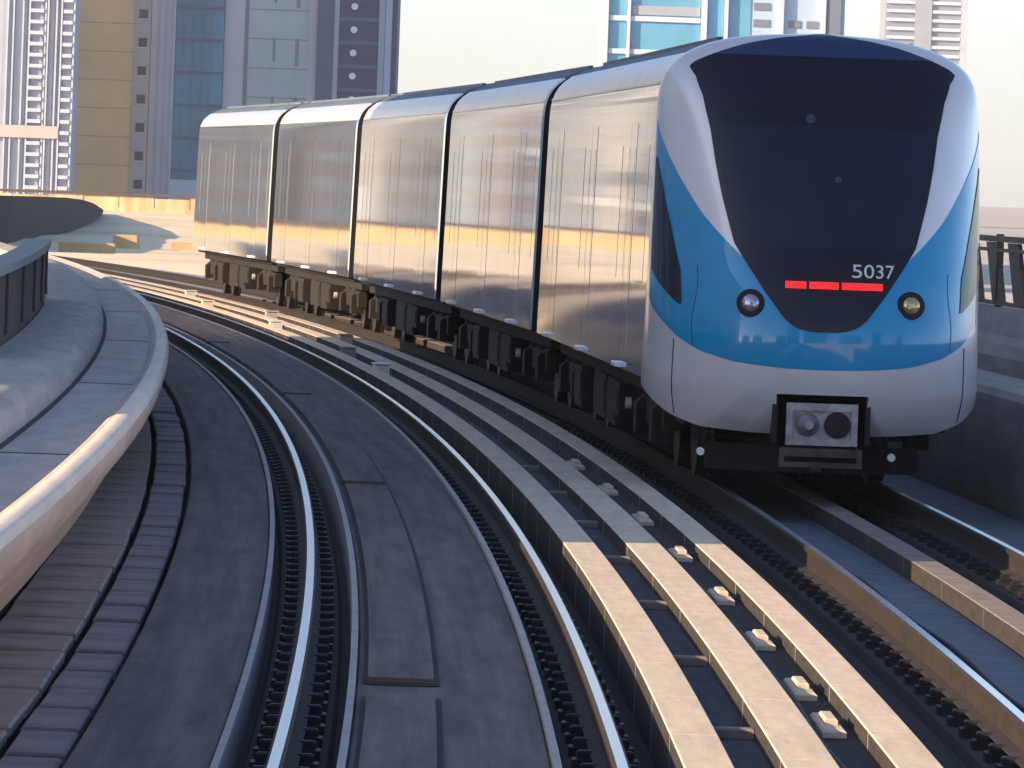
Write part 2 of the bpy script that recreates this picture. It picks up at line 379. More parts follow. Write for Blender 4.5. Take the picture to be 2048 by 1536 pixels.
# ------------------------------------------------------------------ pale upstands between the tracks
def strip(name, d0, d1, h, m, label, cat, s0=SA, s1=SB, joints=4.8, ch=0.006):
    """a row of precast units, each unit a part"""
    x, y, _ = pos(s0, (d0+d1)/2)
    root = empty(name, (x, y, -0.29), heading(s0), label, cat)
    inv = (Matrix.Translation((x, y, -0.29)) @ Matrix.Rotation(heading(s0), 4, 'Z')).inverted()
    s = s0; k = 0
    if joints < 4:
        gb = sweep(rect(d0+.012, d1-.012, -0.29, h-.03), s0, s1, 2); gb.v = [tuple(inv @ Vector(v)) for v in gb.v]; gb.build('bedding', M['conc_dark'], root)
    while s < s1-0.1 and k < 98:
        e = min(s+joints, s1)
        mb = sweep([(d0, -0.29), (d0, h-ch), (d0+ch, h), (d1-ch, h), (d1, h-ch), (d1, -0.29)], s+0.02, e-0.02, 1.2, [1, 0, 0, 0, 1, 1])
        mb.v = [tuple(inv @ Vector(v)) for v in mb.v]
        c = mb.v[0]; mb.build('kerb_unit', [m, M['conc_side_dark']], root, origin=c)
        s = e; k += 1
    return root
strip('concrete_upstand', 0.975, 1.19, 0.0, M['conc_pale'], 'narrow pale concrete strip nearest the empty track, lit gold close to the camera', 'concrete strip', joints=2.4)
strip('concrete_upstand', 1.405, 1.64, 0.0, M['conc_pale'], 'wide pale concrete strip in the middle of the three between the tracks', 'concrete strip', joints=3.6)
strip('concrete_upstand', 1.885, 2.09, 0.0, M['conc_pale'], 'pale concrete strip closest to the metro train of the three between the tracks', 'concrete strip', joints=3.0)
# cross bars in the first channel
cb = MB().box(-0.104, 0.104, -0.05, 0.05, -0.098, -0.05, 0, 0.01); first = None
for s in (13.6, 18.6, 23.6, 28.7, 33.6, 38.6, 43.6):
    x, y, _ = pos(s, 1.2975)
    if first is None:
        first = cb.build('cross_bar', M['beam_tan'], loc=(x, y, 0)); first.rotation_euler = (0, 0, heading(s))
        tag(first, 'thin concrete bar bridging the dark channel between two pale strips', 'bar', 'bars across the channel'); o = first
    else: o = link_copy(first, None, (x, y, 0), heading(s))
    o['label'] = ORD[(13.6, 18.6, 23.6, 28.7, 33.6, 38.6, 43.6).index(s)] + ' thin crossbar from the camera bridging the channel between two pale strips'
# pale blocks added to stand for sun spots on the groove floor
bk = MB(); bk.box(-0.055, 0.055, -0.55, 0.55, -0.088, -0.05, 0, 0.012); bk.box(-0.03, 0.03, -0.25, 0.25, -0.05, -0.02, 0, 0.008); first = None
for s in (14.2, 16.6, 20.4, 24.6, 29.5, 34.5, 39.5, 44.5):
    x, y, _ = pos(s, 1.775)
    if first is None: first = bk.build('sunpatch_block', M['conc_pale'], loc=(x, y, 0)); first.rotation_euler = (0, 0, heading(s))
    else:
        o = link_copy(first, None, (x, y, 0), heading(s)); o['group'] = 'painted sun patches in the groove'; o['category'] = 'sunpatch'
        o['label'] = ORD[(14.2, 16.6, 20.4, 24.6, 29.5, 34.5, 39.5, 44.5).index(s)] + ' pale bracket block from the camera in the groove beside the train side strip'; continue
    tag(first, 'nearest small pale bracket block sitting in the groove between the two outer strips', 'sunpatch', 'painted sun patches in the groove')
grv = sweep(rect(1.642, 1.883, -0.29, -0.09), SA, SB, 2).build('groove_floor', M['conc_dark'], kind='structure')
# power cable in the groove
cbm = MB().tube([pos(s, 1.68+0.012*math.sin(s*1.3), -0.067) for s in frange(SA, 120, 0.8)], 0.022, 8)
cbm.build('power_cable', M['black'], smooth=True, origin=pos(SA, 1.68, -0.1), label='thin black cable running along the groove between the pale strips', cat='cable')
# dusty beam inside the train's track
strip('third_rail_beam', 3.41, 3.60, -0.10, M['beam_tan'], 'dusty tan beam between the rails in front of the metro train', 'beam', joints=3.0)
cbm = MB().tube([pos(s, 3.02+0.02*math.sin(s*.9), -0.222) for s in frange(SA, 60, 1)], 0.012, 6)
cbm.build('ground_cable', M['black'], smooth=True, origin=pos(SA, 3.0, -0.23), label='thin dark cable lying on the blue grey bed in front of the train', cat='cable')

# ------------------------------------------------------------------ duct covers along the left slab
def duct(d0, d1, m, label, length, s1):
    x, y, _ = pos(6, (d0+d1)/2)
    root = empty('cable_duct', (x, y, -0.28), heading(6), label, 'cable duct')
    inv = (Matrix.Translation((x, y, -0.28)) @ Matrix.Rotation(heading(6), 4, 'Z')).inverted()
    tr = sweep(rect(d0+0.01, d1-0.01, -0.29, -0.16), 6, s1, 2); tr.v = [tuple(inv @ Vector(v)) for v in tr.v]
    tr.build('trough', M['conc_dark'], root)
    s = 6.0; n = 0; rr = random.Random(int(d0*100))
    protos = []
    while s < s1 and n < 98:
        L = length
        if len(protos) < 4:
            mb = MB().box(-(d1-d0)/2, (d1-d0)/2, -(L/2-0.07), L/2-0.07, -0.155, -0.105, 0, 0.012)
            o = mb.build('lid', m, root); protos.append(o)
        else: o = link_copy(protos[rr.randrange(4)], root)
        p = inv @ Vector(pos(s+L/2, (d0+d1)/2+rr.uniform(-.006, .006), rr.uniform(-.010, .012)))
        o.location = (p.x, p.y, p.z); o.rotation_euler = (rr.uniform(-.004, .004), rr.uniform(-.012, .012), heading(s)-heading(6)+rr.uniform(-.004, .004))
        s += L; n += 1
duct(-2.40, -1.95, M['conc_lid'], 'row of brownish concrete duct lids hard against the curved kerb wall', 1.35, 98)
duct(-1.90, -1.64, M['conc_lid2'], 'row of mauve grey concrete duct lids between the brownish lids and the slab', 1.35, 98)

# ------------------------------------------------------------------ left walkway, kerb wall, ridge, brown screen
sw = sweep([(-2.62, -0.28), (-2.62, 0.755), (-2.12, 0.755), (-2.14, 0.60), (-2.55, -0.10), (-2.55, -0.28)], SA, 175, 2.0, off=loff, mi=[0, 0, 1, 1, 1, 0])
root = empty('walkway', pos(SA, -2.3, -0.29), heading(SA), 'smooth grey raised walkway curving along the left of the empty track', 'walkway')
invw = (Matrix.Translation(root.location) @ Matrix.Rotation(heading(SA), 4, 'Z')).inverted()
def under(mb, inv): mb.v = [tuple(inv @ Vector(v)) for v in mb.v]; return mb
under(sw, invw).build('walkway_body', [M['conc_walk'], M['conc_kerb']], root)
# rounded bull-nose kerb with sunlight painted into face and rim colours
pr = []
for k in range(15):
    a = R(-60+180*k/14); pr.append((-2.085+0.085*math.cos(a), 0.725+0.075*math.sin(a)))
kb = [(-2.27, -0.28), (-2.255, -0.26), (-2.19, 0.2), (-2.10, 0.52)]
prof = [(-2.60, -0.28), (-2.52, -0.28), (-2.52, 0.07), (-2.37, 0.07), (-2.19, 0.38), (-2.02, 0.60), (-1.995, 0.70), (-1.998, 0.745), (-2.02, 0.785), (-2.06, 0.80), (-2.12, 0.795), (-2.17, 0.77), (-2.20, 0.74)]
mi_ = [3, 3, 3, 0, 0, 0, 0, 1, 1, 1, 2, 2, 2]  # dark undercut faces paint in the shadow line below the kerb
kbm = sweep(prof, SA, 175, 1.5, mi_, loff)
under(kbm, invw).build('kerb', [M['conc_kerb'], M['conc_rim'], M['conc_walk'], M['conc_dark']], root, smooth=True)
# joints across the walkway
for s in (8, 22, 36, 50, 64, 78):
    j = sweep([(-2.60, 0.7545), (-2.60, 0.7585), (-2.19, 0.7585), (-2.19, 0.7545)], s, s+0.05, 0.05, off=loff)
    under(j, invw).build('expansion_joint', M['conc_dark'], root)
prof = [(-2.64, 0.0), (-2.64, 0.79), (-2.66, 0.87), (-2.72, 0.935), (-2.82, 0.970), (-2.95, 0.975), (-3.25, 0.975), (-3.25, 0.0)]
rd = sweep(prof, SA, 165, 1.5, off=loff)
rd.build('ridge_parapet', M['conc_ridge'], smooth=True, origin=pos(SA, -2.9, -0.3), label='rounded grey concrete parapet behind the left walkway', cat='parapet')
groove = sweep(rect(-2.636, -2.606, 0.2, 0.765), SA, 165, 2, off=loff).build('drain_slot', M['conc_dark'], kind='structure')
# brown screen wall with pale coping
root = empty('screen_wall', pos(34, -3.36, -0.3), heading(34), 'low brown screen wall with pale coping at the far left edge of the viaduct', 'wall')
invs = (Matrix.Translation(root.location) @ Matrix.Rotation(heading(34), 4, 'Z')).inverted()
under(sweep([(-3.27, 0.0), (-3.27, 1.54), (-3.42, 1.54), (-3.42, 0.0)], 34, 58, 1.5, off=loff), invs).build('wall_panel', M['wall_brown'], root)
under(sweep([(-3.22, 1.54), (-3.22, 1.61), (-3.46, 1.61), (-3.46, 1.54)], 34, 58, 1.5, off=loff), invs).build('coping', M['coping'], root)
for s in frange(34.1, 57.6, 4.7):
    under(sweep([(-3.245, 1.04), (-3.245, 1.53), (-3.268, 1.53), (-3.268, 1.04)], s, s+0.3, .3, off=loff), invs).build('post', M['wall_brown'], root)
sweep(rect(-3.9, -3.5, -0.32, 0.35, .03), SA, 200, 2).build('edge_beam', M['deck'], origin=pos(SA, -3.7, -.3), label='plain concrete edge beam along the outer left side of the viaduct', cat='beam')

# ------------------------------------------------------------------ right walkway, parapet and fence
root = empty('right_walkway', pos(SA, 5.6, -0.3), heading(SA), 'grey raised walkway on the far right beyond the metro train', 'walkway'); root.name = 'walkway'
invr = (Matrix.Translation(root.location) @ Matrix.Rotation(heading(SA), 4, 'Z')).inverted()
under(sweep([(5.26, -0.28), (5.30, 0.70), (5.34, 0.76), (5.40, 0.78), (5.86, 0.78), (5.86, -0.28)], SA, 128, 2.0), invr).build('walkway_body', M['conc_walk'], root)
under(sweep(rect(5.88, 6.26, -0.28, 0.60), SA, 128, 2.0), invr).build('channel', M['conc_dark'], root)
sweep([(6.28, -0.3), (6.28, 0.86), (6.34, 0.98), (6.42, 1.05), (6.50, 1.30), (6.75, 1.30), (6.75, -0.3)], SA, 128, 2.0).build(
    'ridge_parapet', M['conc_ridge'], origin=pos(SA, 6.5, -.3), label='grey concrete parapet under the bronze fence at the right edge', cat='parapet')
root = empty('bronze_fence', pos(42, 6.62, 1.30), heading(42), 'bronze metal fence with leaning slats beside the sky at the right edge', 'fence')
invf = (Matrix.Translation(root.location) @ Matrix.Rotation(heading(42), 4, 'Z')).inverted()
for nm, h0, h1 in (('top_rail', 1.96, 2.02), ('mid_rail', 1.86, 1.895), ('bottom_rail', 1.32, 1.36)):
    under(sweep([(6.59, h0), (6.59, h1), (6.65, h1), (6.65, h0)], 44, 70, 2), invf).build(nm, M['fence'], root)
s = 44.0; sl = None
slat = MB(); slat.v = [(-.02, -.60, .06), (.02, -.60, .06), (.02, .25, .06), (-.02, .25, .06), (-.02, .05, .655), (.02, .05, .655), (.02, .90, .655), (-.02, .90, .655)]
for q in ((0,3,2,1),(4,5,6,7),(0,1,5,4),(1,2,6,5),(2,3,7,6),(3,0,4,7)): slat.face(q)
while s < 69.6:
    p = invf @ Vector(pos(s, 6.62, 1.30))
    if sl is None: sl = slat.build('slat', M['fence'], root); o = sl
    else: o = link_copy(sl, root)
    o.location = tuple(p); o.rotation_euler = (0, 0, heading(s)-heading(42)); s += 1.75
for s in frange(44, 70, 2.6):
    p = invf @ Vector(pos(s, 6.62, 1.30)); MB().box(-.035, .035, -.04, .04, 0.002, .74).build('post', M['fence'], root, loc=tuple(p))

# ------------------------------------------------------------------ the metro train
DT = 3.39; S_FRONT = 39.8; LCAR = 17.2
WK = [(.4,1.27),(.6,1.325),(.85,1.362),(1.5,1.347),(2.2,1.330),(2.9,1.313),(3.12,1.305),(3.25,1.285),(3.38,1.225),(3.48,1.12),(3.56,.97),(3.62,.78),(3.66,.54),(3.69,.02)]
PK = [(.4,1.15),(.6,1.36),(.85,1.47),(1.2,1.5),(1.6,1.42),(2.0,1.27),(2.4,1.1),(2.8,.9),(3.1,.72),(3.38,.5),(3.56,.32),(3.66,.18),(3.69,.06)]
def smooth_lerp(x, K):
    if x <= K[0][0]: return K[0][1]
    if x >= K[-1][0]: return K[-1][1]
    for i in range(len(K)-1):
        if K[i][0] <= x <= K[i+1][0]:
            x0, y0 = K[i]; x1, y1 = K[i+1]; t = (x-x0)/(x1-x0)
            def sl(j):
                if j <= 0 or j >= len(K)-1: return (K[min(j+1, len(K)-1)][1]-K[max(j-1, 0)][1])/max(1e-6, K[min(j+1, len(K)-1)][0]-K[max(j-1, 0)][0])
                a = (K[j][1]-K[j-1][1])/(K[j][0]-K[j-1][0]); b = (K[j+1][1]-K[j][1])/(K[j+1][0]-K[j][0])
                return 0 if a*b <= 0 else 2*a*b/(a+b)
            m0 = sl(i)*(x1-x0); m1 = sl(i+1)*(x1-x0)
            return (2*t**3-3*t*t+1)*y0+(t**3-2*t*t+t)*m0+(-2*t**3+3*t*t)*y1+(t**3-t*t)*m1
def lerp(x, K):
    if x <= K[0][0]: return K[0][1]
    for i in range(len(K)-1):
        if x <= K[i+1][0]:
            return K[i][1]+(K[i+1][1]-K[i][1])*(x-K[i][0])/(K[i+1][0]-K[i][0])
    return K[-1][1]
def nose_at(ph, Y, off=0.0):
    """point on the nose in the train's own axes: x across, -y forward, z up"""
    def P(ph, Y):
        wv = smooth_lerp(Y, WK); p = smooth_lerp(Y, PK); cs = math.cos(ph)
        return Vector((-wv*math.copysign(abs(cs)**(2/2.7), cs), -p*max(0.0, math.sin(ph))**(2/2.2), Y))
    p = P(ph, Y)
    if off:
        e = 0.004
        a = P(min(ph+e, PI), Y)-P(max(ph-e, 0), Y)
        b = P(ph, min(Y+e, 3.688))-P(ph, Y-e)
        n = a.cross(b)
        if n.length > 1e-9:
            n.normalize()
            ref = Vector((p.x, p.y-0.3, (Y-2.0)*0.5))
            if n.dot(ref) < 0: n = -n
            p = p+n*off
    return p
train = empty('metro_train', pos(S_FRONT, DT, 0), heading(S_FRONT), 'silver and blue five car metro train rounding the curve on the right hand track', 'train')
Ti = (Matrix.Translation(train.location) @ Matrix.Rotation(heading(S_FRONT), 4, 'Z')).inverted()

# car body (local: y from 0 to LB away from the camera)
LB = 16.05
def car_section():
    K = []
    for Y in (0.85, 1.4, 2.0, 2.5, 2.9, 3.02): K.append((smooth_lerp(Y, WK), Y))
    return K
low = [(smooth_lerp(Y, WK), Y) for Y in (0.85, 1.2, 1.5, 1.8, 2.1, 2.4, 2.7, 2.9, 3.0, 3.08, 3.12, 3.16, 3.20, 3.25)]
shl = [(smooth_lerp(Y, WK), Y) for Y in (3.25, 3.32, 3.38, 3.44, 3.50)]
top = [(smooth_lerp(Y, WK), Y) for Y in (3.50, 3.56, 3.60, 3.64, 3.67, 3.688)]
prof = [(-w_, y) for w_, y in low] + [(-w_, y) for w_, y in shl[1:]] + [(-w_, y) for w_, y in top[1:]]
miL = [0]*(len(low)-1) + [1]*(len(shl)-1) + [2]*(len(top)-1)
full = prof + [(-a, b) for a, b in prof[::-1]]
mi_full = miL + [2] + miL[::-1] + [3]
cb = MB(); n = len(full)
YS = [0, 0.04, 0.045, 0.06, 0.3, LB-0.3, LB-0.06, LB-0.045, LB-0.04, LB]
for k, yy in enumerate(YS):
    ins = 0.985 if k in (0, 9) else 1.0
    for a, b_ in full: cb.v.append((a*ins, yy, 0.85+(b_-0.85)*(0.995 if k in (0, 9) else 1.0)))
for i in range(9):
    for k in range(n):
        j = (k+1) % n; cb.face((i*n+k, i*n+j, (i+1)*n+j, (i+1)*n+k), mi_full[k])
cb.face(list(range(n))[::-1], 3); cb.face([9*n+k for k in range(n)], 3)
def side_patch(y0, y1, z0, z1, off, side, r=0.0, nz=8, thick=0.006):
    mb = MB(); rows = []
    for k in range(nz+1):
        z = z0+(z1-z0)*k/nz
        rows.append((side*(smooth_lerp(z, WK)+off), side*(smooth_lerp(z, WK)-0.02), z))
    for y in (y0, y1):
        for a, b_, z in rows: mb.v.append((a, y, z))
    for y in (y0, y1):
        for a, b_, z in rows: mb.v.append((b_, y, z))
    N = nz+1
    for k in range(nz):
        mb.face((k, k+1, N+k+1, N+k)); mb.face((k, 2*N+k, 2*N+k+1, k+1)); mb.face((N+k, N+k+1, 3*N+k+1, 3*N+k))
    mb.face((0, N, 3*N, 2*N)); mb.face((nz, 2*N+nz, 3*N+nz, N+nz))
    return mb
def add_bogie(body, y):
    b = MB()
    for sx in (-1, 1): b.box(min(sx*.95, sx*1.08), max(sx*.95, sx*1.08), y-1.45, y+1.45, 0.38, 0.62, 0, 0.03)
    b.box(-0.95, 0.95, y-0.25, y+0.25, 0.36, 0.60)
    for sx in (-1, 1):
        for dy in (-1.0, 1.0):
            b.box(min(sx*.97, sx*1.16), max(sx*.97, sx*1.16), y+dy-.16, y+dy+.16, 0.28, 0.58, 0, 0.04)
            b.cyl((sx*1.02, y+dy*.55, .60), (0, 0, 1), .10, .2, 12)
    bo = b.build('bogie', M['under2'], body)
    return bo
def add_wheels(body, y):
    for dy in (-1.0, 1.0):
        wm = MB()
        for sx in (-1, 1):
            wm.cyl((sx*0.655, y+dy, 0.42), (sx, 0, 0), 0.455, 0.03, 28)
            wm.cyl((sx*0.685, y+dy, 0.42), (sx, 0, 0), 0.42, 0.105, 28)
        wm.cyl((-0.65, y+dy, 0.42), (1, 0, 0), 0.085, 1.30, 12)
        wm.build('wheelset', M['wheel'], body, smooth=True)
def make_car():
    body = cb.build('car_body', [M['steel'], M['steel_pale'], M['roof'], M['black']], train, smooth=True)
    for side in (-1, 1):
        for yc in (2.9, 8.37, 13.85):
            # door: two leaves with a fine centre gap, glass set in as second material
            d = side_patch(yc-0.74, yc-0.012, 0.93, 2.93, 0.003, side)
            d2 = side_patch(yc+0.012, yc+0.74, 0.93, 2.93, 0.003, side)
            for q in (d2,):
                b0 = len(d.v); d.v += q.v
                for f_, m_, u_ in zip(q.f, q.m, q.uv): d.face([b0+i for i in f_], m_, u_)
            for ya, yb in ((yc-0.60, yc-0.14), (yc+0.14, yc+0.60)):
                q = side_patch(ya, yb, 1.62, 2.72, 0.0045, side); b0 = len(d.v); d.v += q.v
                for f_ in q.f: d.face([b0+i for i in f_], 1)
            d.build('door', [M['steel'], M['glass_side']], body, smooth=True)
            q = MB().box(min(side*1.352, side*1.41), max(side*1.352, side*1.41), yc-0.30, yc+0.30, 0.862, 0.90, 0, 0.008)
            q.build('step_plate', M['sill'], body)
        for ya, yb in ((0.55, 1.85), (3.95, 7.30), (9.42, 12.8), (14.9, 15.8)):
            side_patch(ya, yb, 1.60, 2.74, 0.0025, side).build('window', M['glass_side'], body, smooth=True)
    # gutter line where side meets shoulder, air conditioning pods on the roof
    for side in (-1, 1):
        g_ = MB(); g_.box(min(side*1.262, side*1.296), max(side*1.262, side*1.296), 0.1, LB-0.1, 3.235, 3.255); g_.build('gutter', M['steel_pale'], body)
        rl = MB(); rl.box(min(side*.76, side*.80), max(side*.76, side*.80), 0.4, LB-0.4, 3.60, 3.645); rl.build('roof_rail', M['roof'], body)
    for yc in (4.6, 12.2):
        MB().box(-0.42, 0.42, yc-1.6, yc+1.6, 3.60, 3.692, 0, 0.02).build('cooling_unit', M['roof'], body)
    # underframe: recessed pan with individual equipment boxes
    MB().box(-1.12, 1.12, 0.2, LB-0.2, 0.66, 0.848).build('underframe', M['under'], body)
    rr = random.Random(5)
    for side in (-1, 1):
        y = 4.9
        while y < 11.6:
            L = rr.uniform(0.5, 1.3); zb = rr.uniform(0.24, 0.42); dep = rr.uniform(1.08, 1.25)
            mb = MB().box(min(side*.5, side*dep), max(side*.5, side*dep), y, y+L, zb, 0.657)
            mb.box(min(side*dep, side*(dep+.012)), max(side*dep, side*(dep+.012)), y+.08, y+L-.08, zb+.06, .60)
            mb.build('equipment_box', M['under2'] if rr.random() < .5 else M['under'], body); y += L+rr.uniform(0.08, 0.35)
        for yy in (4.55, 11.95):
            MB().cyl((side*1.13, yy, .50), (side, 0, 0), 0.05, 0.05, 10).build('end_cock', M['sill'], body)
    for y in (2.6, 14.1): add_bogie(body, y); add_wheels(body, y)
    for side in (-1, 1):
        MB().tube([(side*1.20, yy, .80) for yy in (0.3, 4, 8, 12, 16.4)], 0.02, 6).build('air_pipe', M['under2'], body)
    return body
def place_car(o, i):
    s = S_FRONT+LCAR*i; a = Vector(pos(s, DT)); b = Vector(pos(s+LB, DT))
    la, lb = Ti @ a, Ti @ b
    o.location = la; o.rotation_euler = (0, 0, math.atan2(-(lb.x-la.x), lb.y-la.y))
car0 = make_car(); place_car(car0, 0)
for i in range(1, 5): place_car(copy_tree(car0, train), i)
# gangway bellows between the cars
gw = None
for i in range(1, 5):
    s = S_FRONT+LCAR*i-(LCAR-LB)/2; p = Ti @ Vector(pos(s, DT))
    if gw is None:
        mb = MB(); folds = 9; n = len(full)
        for k in range(folds):
            f_ = 0.86 if k % 2 else 0.91
            for a, b_ in full: mb.v.append((a*f_, -0.58+1.16*k/(folds-1), 0.85+(b_-0.85)*f_+.04))
        for k in range(folds-1):
            for q in range(n):
                j = (q+1) % n; mb.face((k*n+q, k*n+j, (k+1)*n+j, (k+1)*n+q))
        gw = mb.build('gangway', M['black'], train); o = gw
    else: o = link_copy(gw, train)
    o.location = p; o.rotation_euler = (0, 0, heading(s)-heading(S_FRONT))

# ---- nose shell (silver) with the coupler opening cut out
def sym(K, ph): return lerp(ph if ph <= PI/2 else PI-ph, K)
YB = [(0, .80), (.236, .716), (.559, .585), (.868, .50), (1.25, .47), (1.571, .46)]
CUT0, CUT1, CUTY = 1.40, PI-1.40, 0.79
phs = sorted(set([PI*k/150 for k in range(151)]+[CUT0, CUT1]))
phs = [p for i, p in enumerate(phs) if i == 0 or p-phs[i-1] > 0.004 or p in (CUT0, CUT1)]
vs = [0, .03, .06, .085]
nb = MB(); rows = 90
grid = []
for ph in phs:
    col = []
    yb = sym(YB, ph); below = [yb+(CUTY-yb)*k/8 for k in range(9)] if yb < CUTY-0.01 else [0.80-0.02*(1-k/8.) for k in range(9)]
    ab = [CUTY+(3.688-CUTY)*(1-(1-k/rows)**1.5) for k in range(1, rows+1)]
    for Y in below+ab: col.append(len(nb.v)); nb.v.append(tuple(nose_at(ph, Y)))
    grid.append(col)
for i in range(len(phs)-1):
    mid = (phs[i]+phs[i+1])/2
    for k in range(len(grid[0])-1):
        if k < 8 and CUT0 < mid < CUT1: continue
        nb.face((grid[i][k], grid[i+1][k], grid[i+1][k+1], grid[i][k+1]))
nose = nb.build('nose', M['silver'], train, smooth=True)
def solidify(o, t):
    m = o.modifiers.new('thickness', 'SOLIDIFY'); m.thickness = t; m.offset = -1 if True else 1
def patch(name, m, rows, parent, off, nph=40, smooth=True):
    """rows: list of (Y, [(ph0, ph1), ...]); skins between successive rows, laid on the nose"""
    mb = MB(); ns = len(rows[0][1])
    for q in range(ns):
        b0 = len(mb.v)
        for Y, iv in rows:
            a, b = iv[q]
            for k in range(nph+1): mb.v.append(tuple(nose_at(a+(b-a)*k/nph, Y, off)))
        W = nph+1
        for r in range(len(rows)-1):
            for k in range(nph): mb.face((b0+r*W+k, b0+r*W+k+1, b0+(r+1)*W+k+1, b0+(r+1)*W+k))
        # rim down to the shell
        loop = [b0+k for k in range(W)]+[b0+r*W+nph for r in range(1, len(rows))]+[b0+(len(rows)-1)*W+k for k in range(nph-1, -1, -1)]+[b0+r*W for r in range(len(rows)-2, 0, -1)]
        inner = []
        for vi in loop:
            v = Vector(mb.v[vi]); inner.append(len(mb.v)); mb.v.append(tuple(v+Vector((-v.x*0.004, 0.010, 0))))
        for k in range(len(loop)):
            j = (k+1) % len(loop); mb.face((loop[k], loop[j], inner[j], inner[k]))
    return mb.build(name, m, parent, smooth=smooth)
# blue panel
BLO = [(.99, 1.566), (1.0, 1.40), (1.03, 1.16), (1.11, .877), (1.21, .66), (1.31, .493), (1.44, .25), (1.60, .02), (3.0, .02)]
BHI = [(1.80, 1.571), (1.801, 1.235), (2.0, 1.05), (2.2, .86), (2.4, .69), (2.58, .52), (2.75, .34), (2.92, .12), (2.95, .03)]
rowsY = sorted(set([.991+(2.94-.991)*(k/90)**1.0 for k in range(91)]+[1.8, 1.802, .995, 1.0, 1.005, 1.01, 1.02]))
rw = []
for Y in rowsY:
    lo = lerp(Y, BLO); hi = PI/2 if Y <= 1.8 else lerp(Y, BHI)
    hi = max(hi, lo+.002)
    rw.append((Y, [(lo, hi), (PI-hi, PI-lo)]))
lowr = [(Y, [(iv[0][0], iv[1][1])]) for Y, iv in rw if Y <= 1.8]
patch('blue_panel', M['blue'], lowr, nose, 0.005, nph=120)
upr = [(1.8001, [(lerp(1.8, BLO), 1.30), (PI-1.30, PI-lerp(1.8, BLO))])]+[(Y, iv) for Y, iv in rw if Y > 1.8005]
patch('blue_flank', M['blue'], [(Y, iv[:1]) for Y, iv in upr], nose, 0.005, nph=40)
patch('blue_flank', M['blue'], [(Y, iv[1:]) for Y, iv in upr], nose, 0.005, nph=40)
# windscreen
WLO = [(1.288, 1.56), (1.295, 1.525), (1.305, 1.50), (1.32, 1.478), (1.34, 1.457), (1.37, 1.435), (1.41, 1.411), (1.46, 1.388), (1.59, 1.32), (1.73, 1.25), (1.97, 1.12), (2.16, 1.07), (2.35, 1.02), (2.6, .965), (2.87, .915), (3.15, .83), (3.30, .725), (3.38, .58), (3.42, .61), (3.473, .72), (3.58, .97), (3.63, 1.19), (3.668, 1.54)]
rw = []
for Y in [1.289, 1.292, 1.296, 1.301, 1.307, 1.314, 1.322, 1.332, 1.345, 1.36, 1.38, 1.40, 1.42]+[1.44+(3.668-1.44)*k/100 for k in range(101)]:
    lo = lerp(Y, WLO); rw.append((Y, [(lo, PI-lo)]))
ws = patch('windscreen', M['screen'], rw, nose, 0.012, nph=80)
rw = []
for k in range(13):
    Y = 3.48+(3.672-3.48)*k/12; lo = lerp(Y, WLO)+.01; rw.append((Y, [(lo, PI-lo)]))
patch('screen_border', M['navytop'], rw, ws, 0.016, nph=60)
rw = []
for k in range(21):
    Y = 1.95+(2.92-1.95)*k/20; lo = lerp(Y, WLO)+.07; rw.append((Y, [(lo, PI-lo)]))
patch('inner_glass', M['screen_blue'], rw, ws, 0.0135, nph=60)
# dark cab side window, both sides
rw = []
SLO = [(1.47, .66), (1.59, .45), (1.74, .20), (2.0, .17), (2.4, .17), (2.66, .17)]
SHI = [(1.47, .69), (1.74, .665), (2.1, .52), (2.4, .37), (2.66, .19)]
for k in range(31):
    Y = 1.47+(2.64-1.47)*k/30; lo, hi = lerp(Y, SLO), lerp(Y, SHI); rw.append((Y, [(lo, hi)]))
patch('cab_window', M['screen'], rw, nose, 0.011, nph=12)
patch('cab_window', M['screen'], [(Y, [(PI-iv[0][1], PI-iv[0][0])]) for Y, iv in rw], nose, 0.011, nph=12)
# red marker light strips and the number on the windscreen
for a, b in ((1.425, 1.515), (1.527, 1.600), (1.612, 1.80)):
    patch('marker_light', M['red'], [(Y, [(a, b)]) for Y in (1.628, 1.645, 1.665, 1.682)], ws, 0.020, nph=10, smooth=False)
def text_on_nose(body, ph0, ph1, Y0, h, m, parent, off):
    cu = bpy.data.curves.new('number_text', 'FONT'); cu.body = body; cu.size = 1.0
    to = bpy.data.objects.new('number_text', cu); sc.collection.objects.link(to)
    dg = bpy.context.evaluated_depsgraph_get(); dg.update()
    me = bpy.data.meshes.new_from_object(to.evaluated_get(dg))
    sc.collection.objects.unlink(to); bpy.data.objects.remove(to)
    xs = [v.co.x for v in me.vertices]; ys = [v.co.y for v in me.vertices]
    x0, x1, y0, y1 = min(xs), max(xs), min(ys), max(ys)
    bm = bmesh.new(); bm.from_mesh(me); bmesh.ops.triangulate(bm, faces=bm.faces)
    ret = bmesh.ops.extrude_face_region(bm, geom=bm.faces[:])
    up = [e for e in ret['geom'] if isinstance(e, bmesh.types.BMVert)]; ups = set(up)
    bm.verts.index_update()
    for v in bm.verts:
        ph = ph0+(ph1-ph0)*(v.co.x-x0)/(x1-x0); Y = Y0+h*(v.co.y-y0)/(y1-y0)
        v.co = nose_at(ph, Y, off+(0.004 if v in ups else 0))
    bmesh.ops.recalc_face_normals(bm, faces=bm.faces); bm.to_mesh(me); bm.free()
    me.name = 'number'; me.materials.clear(); me.materials.append(m)
    o = bpy.data.objects.new('number', me); sc.collection.objects.link(o); o.parent = parent
    return o
text_on_nose('5037', 1.650, 1.870, 1.725, 0.105, M['white'], ws, 0.016)
